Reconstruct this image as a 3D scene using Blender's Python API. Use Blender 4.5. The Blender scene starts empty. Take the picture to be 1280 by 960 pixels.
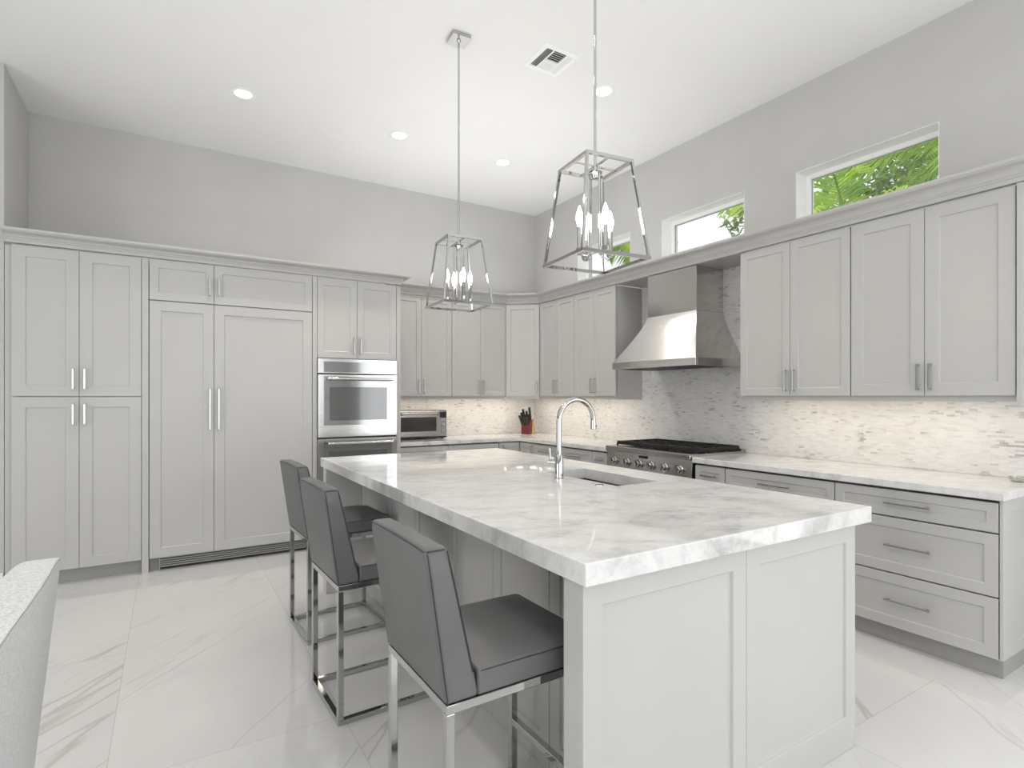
import bpy, bmesh, math, random
from mathutils import Vector, Matrix
random.seed(7)
sc = bpy.context.scene
COL = sc.collection
PI = math.pi

# ------------------------------------------------------------------ camera, world, lights, exposure
EXPOSURE = 0.07
cam_d = bpy.data.cameras.new('camera'); cam = bpy.data.objects.new('camera', cam_d); COL.objects.link(cam)
cam.location = (0, 0, 1.37); cam.rotation_euler = (PI/2, 0, -math.radians(31.668))
cam_d.sensor_width = 36; cam_d.lens = 695.6/1280*36; cam_d.shift_y = 16.2/1280; cam_d.clip_start = .02
sc.camera = cam
sc.view_settings.view_transform = 'Standard'; sc.view_settings.look = 'None'
sc.view_settings.exposure = EXPOSURE; sc.view_settings.gamma = 1; sc.view_settings.use_curve_mapping = False
sc.cycles.max_bounces = 10; sc.cycles.diffuse_bounces = 6; sc.cycles.glossy_bounces = 5
sc.cycles.sample_clamp_indirect = 4; sc.cycles.caustics_reflective = False; sc.cycles.caustics_refractive = False
try:
    sc.cycles.use_denoising = True
except Exception: pass

w = bpy.data.worlds.new('sky'); sc.world = w; w.use_nodes = True
bg = w.node_tree.nodes['Background']; bg.inputs[0].default_value = (.84, .85, .92, 1); bg.inputs[1].default_value = 1.3

def light(name, typ, loc, energy, color=(1, 1, 1), rot=(0, 0, 0), size=None, size_y=None, shape=None, spread=None, radius=None):
    d = bpy.data.lights.new(name, typ); d.energy = energy; d.color = color
    if typ == 'AREA':
        d.shape = shape or ('RECTANGLE' if size_y else 'SQUARE'); d.size = size
        if size_y: d.size_y = size_y
        if spread: d.spread = spread
    if radius is not None and typ in ('POINT', 'SPOT'): d.shadow_soft_size = radius
    o = bpy.data.objects.new(name, d); COL.objects.link(o); o.location = loc; o.rotation_euler = rot
    return o
sun = light('sun', 'SUN', (0, 0, 8), 4.2, (1, .96, .88)); sun.data.angle = .02
sun.rotation_euler = Vector((.60, -.15, -.78)).to_track_quat('-Z', 'Y').to_euler()
# daylight through the big glass doors behind the camera and to its right and left
DAY = (.96, .98, 1.0)
light('daylight_rear', 'AREA', (0.4, -4.45, 1.5), 76, DAY, (PI/2, 0, 0), 5.6, 2.6)
light('daylight_right', 'AREA', (4.02, -1.75, 1.45), 52, DAY, (0, PI/2, 0), 2.5, 3.2)
light('daylight_left', 'AREA', (-5.45, 0.6, 1.3), 80, DAY, (0, -PI/2, 0), 2.3, 3.6)
# added unseen fill lamps aimed up at the ceiling; the room has no such fixtures
light('added_ceiling_fill', 'AREA', (1.5, 3.2, 2.64), 11, (1, 1, 1), (PI, 0, 0), 4.4, 4.8)
light('added_ceiling_fill', 'AREA', (2.75, 4.6, 2.64), 10.5, (1, 1, 1), (PI, 0, 0), 2.4, 2.4)
light('added_ceiling_fill', 'AREA', (-.5, -1.5, 2.64), 24, (1, 1, 1), (PI, 0, 0), 5, 3.5)
WARM = (1, .88, .73)
def under(x0, y0, x1, y1, e):       # strips under the wall cabinets
    cx, cy = (x0+x1)/2, (y0+y1)/2
    light('under_cabinet_strip', 'AREA', (cx, cy, 1.3745), e, WARM, (0, 0, 0), max(abs(x1-x0), .06), max(abs(y1-y0), .06))
under(1.98, 5.75, 3.70, 5.77, 3.7); under(3.79, 4.15, 3.81, 5.70, 3.6); under(3.79, 1.15, 3.81, 2.62, 2.9)

# ------------------------------------------------------------------ materials
def principled(name, col, rough=.5, metal=0, spec=None, coat=0, emis=None, estr=0):
    m = bpy.data.materials.new(name); m.use_nodes = True; nt = m.node_tree
    b = nt.nodes['Principled BSDF']
    b.inputs['Base Color'].default_value = (*col, 1); b.inputs['Roughness'].default_value = rough
    b.inputs['Metallic'].default_value = metal
    if spec is not None: b.inputs['Specular IOR Level'].default_value = spec
    if coat: b.inputs['Coat Weight'].default_value = coat; b.inputs['Coat Roughness'].default_value = .05
    if emis: b.inputs['Emission Color'].default_value = (*emis, 1); b.inputs['Emission Strength'].default_value = estr
    return m
def nodes(m): return m.node_tree.nodes, m.node_tree.links, m.node_tree.nodes['Principled BSDF']
def objcoord(m, scale=(1, 1, 1), rot=(0, 0, 0)):
    N, L, b = nodes(m)
    g = N.new('ShaderNodeNewGeometry'); mp = N.new('ShaderNodeMapping')
    mp.inputs['Scale'].default_value = scale; mp.inputs['Rotation'].default_value = rot
    L.new(g.outputs['Position'], mp.inputs['Vector']); return mp.outputs['Vector']
def noise(m, vec, scale, detail=4, rough=.5, dist=0, dim='3D'):
    N, L, b = nodes(m); n = N.new('ShaderNodeTexNoise'); n.noise_dimensions = dim
    n.inputs['Scale'].default_value = scale; n.inputs['Detail'].default_value = detail
    n.inputs['Roughness'].default_value = rough; n.inputs['Distortion'].default_value = dist
    L.new(vec, n.inputs['Vector']); return n
def ramp(m, fac, stops):
    N, L, b = nodes(m); r = N.new('ShaderNodeValToRGB'); e = r.color_ramp.elements
    while len(e) < len(stops): e.new(.5)
    for q, (p, c) in zip(e, stops): q.position = p; q.color = (*c, 1) if len(c) == 3 else c
    L.new(fac, r.inputs['Fac']); return r.outputs['Color']
def mix(m, fac, a, b_, mode='MIX'):
    N, L, b = nodes(m); x = N.new('ShaderNodeMix'); x.data_type = 'RGBA'; x.blend_type = mode
    for s, v in ((x.inputs['Factor'], fac), (x.inputs['A'], a), (x.inputs['B'], b_)):
        if hasattr(v, 'links'): L.new(v, s)
        elif isinstance(v, (int, float)): s.default_value = v
        else: s.default_value = (*v, 1)
    return x.outputs['Result']
def math_(m, op, a, b_=None, c=None):
    N, L, b = nodes(m); x = N.new('ShaderNodeMath'); x.operation = op
    for i, v in enumerate((a, b_, c)):
        if v is None: continue
        if hasattr(v, 'links'): L.new(v, x.inputs[i])
        else: x.inputs[i].default_value = v
    return x.outputs[0]
def bump(m, h, strength=.1, dist=.002):
    N, L, b = nodes(m); x = N.new('ShaderNodeBump'); x.inputs['Strength'].default_value = strength
    x.inputs['Distance'].default_value = dist; L.new(h, x.inputs['Height']); L.new(x.outputs[0], b.inputs['Normal'])
def subtle(name, col, rough, amt=.03, scale=2.0, **k):
    m = principled(name, col, rough, **k); N, L, b = nodes(m)
    n = noise(m, objcoord(m), scale, 3)
    lo = tuple(c*(1-amt) for c in col); hi = tuple(min(1, c*(1+amt)) for c in col)
    L.new(ramp(m, n.outputs['Fac'], [(.3, lo), (.7, hi)]), b.inputs['Base Color']); return m

M = {}
M['wall'] = subtle('wall_paint', (.53, .525, .515), .75)
M['ceiling'] = subtle('ceiling_paint', (.87, .87, .865), .8, .01)
M['white'] = subtle('white_trim_paint', (.93, .93, .92), .4, .01)
M['cab'] = subtle('cabinet_paint', (.515, .51, .495), .33, .015)
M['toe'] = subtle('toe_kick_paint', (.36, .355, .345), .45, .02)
M['dark'] = subtle('recess_shade_colour', (.03, .03, .03), .6, .02)  # near-black colour standing for shade in a recess
M['chrome'] = subtle('polished_chrome', (.53, .53, .52), .06, .01, metal=1)
M['nickel'] = subtle('brushed_nickel_pull', (.55, .55, .54), .22, .02, metal=1)
M['black_iron'] = subtle('cast_iron', (.008, .008, .008), .6, .1, 20)
M['black'] = subtle('black_plastic', (.015, .015, .016), .35, .05)
M['steel_sink'] = subtle('sink_steel', (.31, .32, .325), .3, .03, 8, metal=1)
def steel(name, col, rough, sc_=(2, 2, 160)):
    m = principled(name, col, rough, 1); N, L, b = nodes(m)
    n = noise(m, objcoord(m, sc_), 1, 3)
    L.new(ramp(m, n.outputs['Fac'], [(.3, tuple(c*.93 for c in col)), (.7, col)]), b.inputs['Base Color'])
    r = N.new('ShaderNodeMapRange'); L.new(n.outputs['Fac'], r.inputs[0]); r.inputs[3].default_value = rough*.85; r.inputs[4].default_value = rough*1.2
    L.new(r.outputs[0], b.inputs['Roughness']); return m
M['steel'] = steel('brushed_stainless_steel', (.67, .65, .62), .15)
M['steel_dark'] = steel('range_stainless_steel', (.44, .42, .395), .24)
M['oven_steel'] = steel('oven_stainless_steel', (.64, .63, .615), .14)
M['oven_glass'] = subtle('grey_oven_glass', (.40, .41, .41), .07, .02, metal=.85)
M['oven_window'] = subtle('dark_oven_window', (.20, .20, .20), .06, .05, metal=.6)
M['toaster_glass'] = subtle('toaster_oven_window', (.035, .03, .025), .1, .1)
M['red_wood'] = subtle('red_stained_wood', (.13, .014, .008), .35, .25, 30)
M['tan_wood'] = subtle('light_tan_wood', (.52, .38, .22), .45, .15, 30)
# leather
m = M['leather'] = principled('grey_leather', (.12, .12, .12), .42); N, L, b = nodes(m)
tc = objcoord(m); n1 = noise(m, tc, 5, 3); n2 = noise(m, tc, 420, 2)
L.new(ramp(m, n1.outputs['Fac'], [(.3, (.112, .112, .115)), (.7, (.138, .138, .138))]), b.inputs['Base Color']); bump(m, n2.outputs['Fac'], .12, .001)
M['piping'] = subtle('dark_grey_piping', (.035, .035, .04), .5, .1)
# linen
m = M['linen'] = principled('grey_linen', (.5, .5, .49), .9); N, L, b = nodes(m)
a1 = noise(m, objcoord(m, (140, 140, 900)), 1, 3, .7); a2 = noise(m, objcoord(m, (700, 700, 90)), 1, 3, .7)
f = math_(m, 'ADD', a1.outputs['Fac'], a2.outputs['Fac']); f = math_(m, 'MULTIPLY', f, .5)
L.new(ramp(m, f, [(.38, (.44, .45, .46)), (.52, (.70, .705, .71)), (.66, (.88, .88, .875))]), b.inputs['Base Color']); bump(m, f, .4, .002)
# floor: large porcelain marble tiles
m = M['floor'] = principled('marble_look_porcelain_tile', (.8, .79, .77), .055); N, L, b = nodes(m)
g = N.new('ShaderNodeNewGeometry'); sx = N.new('ShaderNodeSeparateXYZ'); L.new(g.outputs['Position'], sx.inputs[0])
TW, TL = .833, 2.40
ux = math_(m, 'DIVIDE', math_(m, 'ADD', sx.outputs[0], .195+TW*20), TW)
ix = math_(m, 'FLOOR', ux)
off = math_(m, 'MULTIPLY', math_(m, 'MODULO', ix, 2), .5)
uy = math_(m, 'ADD', math_(m, 'DIVIDE', math_(m, 'ADD', sx.outputs[1], 21.58), TL), off)
iy = math_(m, 'FLOOR', uy)
ex = math_(m, 'MULTIPLY', math_(m, 'PINGPONG', ux, .5), TW); ey = math_(m, 'MULTIPLY', math_(m, 'PINGPONG', uy, .5), TL)
edge = math_(m, 'MINIMUM', ex, ey)
grout = math_(m, 'LESS_THAN', edge, .0016)
tid = math_(m, 'ADD', math_(m, 'MULTIPLY', ix, 3.17), math_(m, 'MULTIPLY', iy, 7.31))
comb = N.new('ShaderNodeCombineXYZ'); L.new(tid, comb.inputs[2])
vadd = N.new('ShaderNodeVectorMath'); vadd.operation = 'ADD'
mp = N.new('ShaderNodeMapping'); mp.inputs['Rotation'].default_value = (0, 0, -math.radians(50)); mp.inputs['Scale'].default_value = (.42, 2.1, 1)
mp.vector_type = 'POINT'
rot = N.new('ShaderNodeMapping'); rot.inputs['Rotation'].default_value = (0, 0, -math.radians(48))
L.new(g.outputs['Position'], rot.inputs['Vector'])
scn = N.new('ShaderNodeMapping'); scn.inputs['Scale'].default_value = (.085, 1.25, 1)
wn = noise(m, rot.outputs[0], 1.4, 4, .55); wv = N.new('ShaderNodeVectorMath'); wv.operation = 'MULTIPLY_ADD'; L.new(wn.outputs['Color'], wv.inputs[0])
wv.inputs[1].default_value = (.12, .12, 0); L.new(rot.outputs[0], wv.inputs[2]); L.new(wv.outputs[0], scn.inputs['Vector'])
L.new(scn.outputs[0], vadd.inputs[0]); L.new(comb.outputs[0], vadd.inputs[1])
def veins(scale, width, dist):
    n = noise(m, vadd.outputs[0], scale, 3, .42, dist)
    d = math_(m, 'ABSOLUTE', math_(m, 'SUBTRACT', n.outputs['Fac'], .5))
    mr = N.new('ShaderNodeMapRange'); L.new(d, mr.inputs[0]); mr.inputs[1].default_value = 0; mr.inputs[2].default_value = width
    mr.inputs[3].default_value = 1; mr.inputs[4].default_value = 0; return mr.outputs[0]
v1 = veins(1.5, .0055, .0); v2 = veins(4.2, .009, .0)
msk = noise(m, vadd.outputs[0], .9, 2); mk = N.new('ShaderNodeMapRange'); L.new(msk.outputs['Fac'], mk.inputs[0]); mk.inputs[1].default_value = .45; mk.inputs[2].default_value = .62
mk2 = N.new('ShaderNodeMapRange'); n3 = noise(m, vadd.outputs[0], 1.7, 2); L.new(n3.outputs['Fac'], mk2.inputs[0]); mk2.inputs[1].default_value = .40; mk2.inputs[2].default_value = .60
vv = math_(m, 'MAXIMUM', math_(m, 'MULTIPLY', v1, mk2.outputs[0]), math_(m, 'MULTIPLY', math_(m, 'MULTIPLY', v2, mk.outputs[0]), .55))
cl = noise(m, vadd.outputs[0], .8, 3)
base = ramp(m, cl.outputs['Fac'], [(.3, (.65, .645, .635)), (.6, (.71, .705, .69))])
c1 = mix(m, math_(m, 'MULTIPLY', vv, .62), base, (.42, .395, .36))
c2 = mix(m, math_(m, 'MULTIPLY', grout, .8), c1, (.50, .49, .47))
L.new(c2, b.inputs['Base Color']); b.inputs['Specular IOR Level'].default_value = .55
# worktop marble
def marble(name, rz, lo=(.44, .44, .435)):
    m = principled(name, (.8, .8, .8), .035); N, L, b = nodes(m)
    vec = objcoord(m, (1, 1, 1), (0, 0, rz))
    sc_ = N.new('ShaderNodeMapping'); sc_.inputs['Scale'].default_value = (3.6, 5.6, 4); L.new(vec, sc_.inputs['Vector'])
    n1 = noise(m, sc_.outputs[0], 1.7, 9, .70, .35); n2 = noise(m, vec, 1.3, 3, .5, .3); n3 = noise(m, sc_.outputs[0], 3.2, 5, .6, 1.2)
    c = ramp(m, n1.outputs['Fac'], [(.33, lo), (.44, (.61, .61, .60)), (.53, (.72, .715, .705)), (.70, (.78, .775, .765))])
    k = ramp(m, n2.outputs['Fac'], [(.35, (0, 0, 0)), (.65, (1, 1, 1))])
    c = mix(m, k, c, mix(m, .5, c, (.77, .765, .755)))
    d = math_(m, 'ABSOLUTE', math_(m, 'SUBTRACT', n3.outputs['Fac'], .5))
    mr = N.new('ShaderNodeMapRange'); L.new(d, mr.inputs[0]); mr.inputs[2].default_value = .02; mr.inputs[3].default_value = .3; mr.inputs[4].default_value = 0
    c = mix(m, mr.outputs[0], c, (.52, .50, .47))
    L.new(c, b.inputs['Base Color']); return m
M['marble'] = marble('polished_marble', math.radians(25))
# mosaic backsplash
def mosaic(name, axis):
    m = principled(name, (.8, .8, .8), .22); N, L, b = nodes(m)
    g = N.new('ShaderNodeNewGeometry'); s = N.new('ShaderNodeSeparateXYZ'); L.new(g.outputs['Position'], s.inputs[0])
    c = N.new('ShaderNodeCombineXYZ'); L.new(s.outputs[axis], c.inputs[0]); L.new(s.outputs[2], c.inputs[1])
    br = N.new('ShaderNodeTexBrick'); L.new(c.outputs[0], br.inputs['Vector'])
    br.inputs['Scale'].default_value = 1; br.inputs['Brick Width'].default_value = .042; br.inputs['Row Height'].default_value = .0125
    br.inputs['Mortar Size'].default_value = .0004; br.inputs['Color1'].default_value = (0, 0, 0, 1); br.inputs['Color2'].default_value = (1, 1, 1, 1)
    br.inputs['Mortar'].default_value = (.5, .5, .5, 1); br.offset = .37; br.squash = 1
    n = noise(m, c.outputs[0], 6, 4, .6, .5)
    f = math_(m, 'ADD', math_(m, 'MULTIPLY', br.outputs['Color'], .5), math_(m, 'MULTIPLY', n.outputs['Fac'], .62))
    col = ramp(m, f, [(.30, (.76, .755, .74)), (.62, (.70, .695, .685)), (.76, (.66, .655, .64)), (.82, (.55, .54, .52)), (.88, (.40, .39, .37))])
    col = mix(m, br.outputs['Fac'], col, (.70, .69, .67))
    L.new(col, b.inputs['Base Color']); inv = math_(m, 'SUBTRACT', 1.0, br.outputs['Fac']); bump(m, inv, .08, .001)
    return m
M['mosaic_x'] = mosaic('marble_mosaic_back', 0); M['mosaic_y'] = mosaic('marble_mosaic_right', 1)
# glass
def thin_glass(name, tint=(1, 1, 1), gl=.06):
    m = bpy.data.materials.new(name); m.use_nodes = True; nt = m.node_tree; nt.nodes.clear()
    o = nt.nodes.new('ShaderNodeOutputMaterial'); x = nt.nodes.new('ShaderNodeMixShader'); t = nt.nodes.new('ShaderNodeBsdfTransparent'); g = nt.nodes.new('ShaderNodeBsdfGlossy')
    t.inputs[0].default_value = (*tint, 1); g.inputs['Roughness'].default_value = .02; x.inputs[0].default_value = gl
    nt.links.new(t.outputs[0], x.inputs[1]); nt.links.new(g.outputs[0], x.inputs[2]); nt.links.new(x.outputs[0], o.inputs[0]); return m
M['glass'] = thin_glass('clear_window_glass'); M['dish_glass'] = thin_glass('dish_glass', (.86, .87, .84), .15)
M['bulb'] = principled('warm_bulb_glow', (1, .95, .85), .3, emis=(1, .90, .74), estr=9)
M['lens'] = principled('downlight_lens_glow', (1, 1, 1), .4, emis=(1, .97, .92), estr=7)
M['display'] = principled('black_display', (.01, .01, .012), .15)
# foliage
def leafmat(name, a, b_):
    m = principled(name, a, .45); N, L, b = nodes(m); n = noise(m, objcoord(m), 2.5, 3)
    c = ramp(m, n.outputs['Fac'], [(.35, a), (.65, b_)]); L.new(c, b.inputs['Base Color'])
    t = N.new('ShaderNodeBsdfTranslucent'); L.new(c, t.inputs[0]); mx = N.new('ShaderNodeMixShader'); mx.inputs[0].default_value = .45
    L.new(b.outputs[0], mx.inputs[1]); L.new(t.outputs[0], mx.inputs[2]); L.new(mx.outputs[0], N['Material Output'].inputs[0]); return m
M['palm'] = leafmat('palm_leaf', (.22, .42, .03), (.55, .74, .08)); M['palm_dark'] = leafmat('deep_green_leaf', (.10, .20, .05), (.32, .48, .12))
M['trunk'] = subtle('palm_trunk', (.28, .23, .17), .8, .3, 12); M['lawn'] = subtle('lawn', (.12, .2, .05), .9, .3, 3)

# ------------------------------------------------------------------ geometry helpers
def new(): return bmesh.new()
def box(bm, x0, y0, z0, x1, y1, z1, mat=None):
    xs, ys, zs = sorted((x0, x1)), sorted((y0, y1)), sorted((z0, z1))
    v = [bm.verts.new((x, y, z)) for z in zs for y in ys for x in xs]
    for f in ((0, 2, 3, 1), (4, 5, 7, 6), (0, 1, 5, 4), (2, 6, 7, 3), (0, 4, 6, 2), (1, 3, 7, 5)):
        bm.faces.new([v[i] for i in f])
    return v
def hexa(bm, bot, top):   # bottom ring, top ring (ccw from above)
    vb = [bm.verts.new(p) for p in bot]; vt = [bm.verts.new(p) for p in top]; n = len(vb)
    bm.faces.new(vb[::-1]); bm.faces.new(vt)
    for i in range(n): bm.faces.new((vb[i], vb[(i+1) % n], vt[(i+1) % n], vt[i]))
def frame_at(d):
    d = Vector(d).normalized(); u = Vector((0, 0, 1)) if abs(d.z) < .95 else Vector((1, 0, 0))
    a = d.cross(u).normalized(); return a, a.cross(d).normalized()
def tube(bm, pts, r, n=10, cap=True):
    pts = [Vector(p) for p in pts]; rs = r if isinstance(r, (list, tuple)) else [r]*len(pts); rings = []
    a, b_ = None, None
    for i, p in enumerate(pts):
        d = (pts[min(i+1, len(pts)-1)]-pts[max(i-1, 0)]).normalized()
        if a is None: a, b_ = frame_at(d)
        else:
            a = (a-d*a.dot(d)).normalized(); b_ = a.cross(d).normalized()
        rings.append([bm.verts.new(p+(a*math.cos(t)+b_*math.sin(t))*rs[i]) for t in [2*PI*k/n for k in range(n)]])
    for q in range(len(rings)-1):
        for k in range(n): bm.faces.new((rings[q][k], rings[q][(k+1) % n], rings[q+1][(k+1) % n], rings[q+1][k]))
    if cap: bm.faces.new(rings[0][::-1]); bm.faces.new(rings[-1])
def bar(bm, p, q, w_, h_=None, up=None):   # square bar
    p, q = Vector(p), Vector(q); d = (q-p).normalized(); h_ = h_ or w_
    if up is None: a, b_ = frame_at(d)
    else: b_ = Vector(up); a = d.cross(b_).normalized(); b_ = a.cross(d).normalized()
    r = [[bm.verts.new(c+a*(sx*w_/2)+b_*(sy*h_/2)) for sx, sy in ((-1, -1), (1, -1), (1, 1), (-1, 1))] for c in (p, q)]
    for k in range(4): bm.faces.new((r[0][k], r[0][(k+1) % 4], r[1][(k+1) % 4], r[1][k]))
    bm.faces.new(r[0][::-1]); bm.faces.new(r[1])
def lathe(bm, prof, c=(0, 0, 0), axis=(0, 0, 1), n=24):
    ax = Vector(axis).normalized(); a, b_ = frame_at(ax); c = Vector(c); rings = []
    for r, z in prof:
        if r < 1e-6: rings.append([bm.verts.new(c+ax*z)])
        else: rings.append([bm.verts.new(c+ax*z+(a*math.cos(2*PI*k/n)+b_*math.sin(2*PI*k/n))*r) for k in range(n)])
    for q in range(len(rings)-1):
        A, B = rings[q], rings[q+1]
        if len(A) == 1 and len(B) == 1: continue
        for k in range(n):
            k2 = (k+1) % n
            if len(A) == 1: bm.faces.new((A[0], B[k], B[k2]))
            elif len(B) == 1: bm.faces.new((A[k], A[k2], B[0]))
            else: bm.faces.new((A[k], A[k2], B[k2], B[k]))
def sweep(bm, path, prof, side=1):   # mitred moulding; prof = (out, z)
    P = [Vector(p) for p in path]; n = len(P); rings = []
    nrm = []
    for i in range(n-1):
        d = (P[i+1]-P[i]).normalized(); nrm.append(Vector((d.y, -d.x))*side)
    for i in range(n):
        if i == 0: o = nrm[0]
        elif i == n-1: o = nrm[-1]
        else:
            s = nrm[i-1]+nrm[i]; o = s/(s.dot(nrm[i]))
        rings.append([bm.verts.new((P[i].x+o.x*a, P[i].y+o.y*a, z)) for a, z in prof])
    k = len(prof)
    for i in range(n-1):
        for j in range(k): bm.faces.new((rings[i][j], rings[i][(j+1) % k], rings[i+1][(j+1) % k], rings[i+1][j]))
    bm.faces.new(rings[0]); bm.faces.new(rings[-1][::-1])
def shaker(bm, T, a0, a1, z0, z1, fr=.06, th=.02, rec=.008, d0=0):
    """shaker front; T maps (along, out, z) to the world; out grows away from the carcass"""
    def ring(a, b_, c, d, o): return [bm.verts.new(T(x, o, z)) for x, z in ((a, c), (b_, c), (b_, d), (a, d))]
    A = ring(a0, a1, z0, z1, d0); B = ring(a0, a1, z0, z1, d0+th); C_ = ring(a0+fr, a1-fr, z0+fr, z1-fr, d0+th)
    e = .004; D = ring(a0+fr+e, a1-fr-e, z0+fr+e, z1-fr-e, d0+th-rec)
    bm.faces.new(A)
    for R, S_ in ((A, B), (B, C_), (C_, D)):
        for k in range(4): bm.faces.new((R[k], R[(k+1) % 4], S_[(k+1) % 4], S_[k]))
    bm.faces.new(D)
def handle_mesh(bm, T, a, z, length, vertical=True, out=.02, s=.011, stand=.03):
    def bx(a0, a1, o0, o1, z0, z1):
        v = []
        for z_ in (z0, z1):
            for o_ in (o0, o1):
                for a_ in (a0, a1): v.append(bm.verts.new(T(a_, o_, z_)))
        for f in ((0, 2, 3, 1), (4, 5, 7, 6), (0, 1, 5, 4), (2, 6, 7, 3), (0, 4, 6, 2), (1, 3, 7, 5)): bm.faces.new([v[i] for i in f])
    h = s/2; l = length/2
    if vertical:
        bx(a-h, a+h, out+stand-s*.8, out+stand, z-l, z+l)
        for q in (-1, 1): bx(a-h, a+h, out-.001, out+stand-s*.8, z+q*(l-h)-h, z+q*(l-h)+h)
    else:
        bx(a-l, a+l, out+stand-s*.8, out+stand, z-h, z+h)
        for q in (-1, 1): bx(a+q*(l-h*3)-h, a+q*(l-h*3)+h, out-.001, out+stand-s*.8, z-h, z+h)
def finish(bm, name, mat, loc=Vector((0, 0, 0)), smooth=False, bevel=0, seg=2, subsurf=0, angle=35):
    bmesh.ops.recalc_face_normals(bm, faces=bm.faces)
    me = bpy.data.meshes.new(name); bm.to_mesh(me); bm.free()
    me.transform(Matrix.Translation(-Vector(loc))); me.materials.append(mat)
    o = bpy.data.objects.new(name, me); COL.objects.link(o)
    if bevel:
        md = o.modifiers.new('bevel', 'BEVEL'); md.width = bevel; md.segments = seg; md.limit_method = 'ANGLE'; md.angle_limit = math.radians(40)
    if subsurf:
        md = o.modifiers.new('subsurf', 'SUBSURF'); md.levels = subsurf; md.render_levels = subsurf
    if smooth:
        for p in me.polygons: p.use_smooth = True
        try: me.set_sharp_from_angle(angle=math.radians(angle))
        except Exception: pass
    return o
ORIG = {}
def thing(name, loc, label, cat, group=None, rz=0):
    o = bpy.data.objects.new(name, None); COL.objects.link(o); o.location = loc; o.rotation_euler = (0, 0, rz)
    o.empty_display_size = .1; o['label'] = label; o['category'] = cat
    if group: o['group'] = group
    ORIG[o.name] = Vector(loc); return o
def part(name, bm, mat, parent, label=None, local=False, **k):
    """local=True: vertices already in the thing's own frame"""
    org = Vector((0, 0, 0)) if local else ORIG[parent.name]
    o = finish(bm, name, mat, org, **k); o.parent = parent
    ORIG[o.name] = org
    if label: o['label'] = label
    return o
def single(name, bm, mat, label, cat, group=None, loc=(0, 0, 0), **k):
    o = finish(bm, name, mat, Vector(loc), **k); o.location = loc; o['label'] = label; o['category'] = cat
    if group: o['group'] = group
    ORIG[o.name] = Vector(loc); return o
def struct(name, bm, mat, parent=None, loc=(0, 0, 0), **k):
    if parent:
        return part(name, bm, mat, parent, **k)
    o = finish(bm, name, mat, Vector(loc), **k); o.location = loc; o['kind'] = 'structure'; ORIG[o.name] = Vector(loc); return o
def copy_tree(o, parent=None):
    c = o.copy(); COL.objects.link(c)
    if parent: c.parent = parent
    for ch in list(o.children): copy_tree(ch, c)
    return c

# key planes
YB, XR, HC = 5.994, 4.05, 3.717          # rear wall, window wall, ceiling
YP = 5.167                                # pantry door faces
YU, XU = 5.635, 3.69                      # wall cabinet door faces
XD, YD = 3.39, 5.333                      # base cabinet door faces
XC, YC = 3.402-.03, 5.344-.03
CT = .914
TL_ = .02
TB = lambda yf: (lambda a, o, z: (a, yf+TL_-o, z))      # fronts facing the camera side (-Y); yf = door face
TR = lambda xf: (lambda a, o, z: (xf+TL_-o, a, z))      # fronts facing -X

# ------------------------------------------------------------------ structure
bm = new(); box(bm, -5.6, -4.6, -.1, 4.3, 6.2, 0); struct('floor', bm, M['floor'])
bm = new(); box(bm, -5.6, -4.6, HC, 4.3, 6.2, HC+.15); struct('ceiling', bm, M['ceiling'])
bm = new(); box(bm, -5.6, YB, 0, XR+.2, YB+.15, HC); struct('wall_back', bm, M['wall'])
SX, SY = -.985, 5.20
bm = new(); box(bm, -5.5, SY, 0, SX, YB, HC); struct('wall_left_return', bm, M['wall'])
bm = new(); box(bm, -3.2, SY-.015, 0, SX-.002, SY, .14); struct('baseboard_left', bm, M['white'], bevel=.004)
WZ0, WZ1 = 2.62, 3.073
WINS = [(1.54, 2.462), (2.907, 3.814), (4.241, 5.111)]
bm = new(); T_ = .22
ys = [-.15]+[v for p in WINS for v in p]+[YB]
for i in range(0, len(ys), 2): box(bm, XR, ys[i], 0, XR+T_, ys[i+1], HC)
for a, b_ in WINS: box(bm, XR, a, 0, XR+T_, b_, WZ0); box(bm, XR, a, WZ1, XR+T_, b_, HC)
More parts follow.
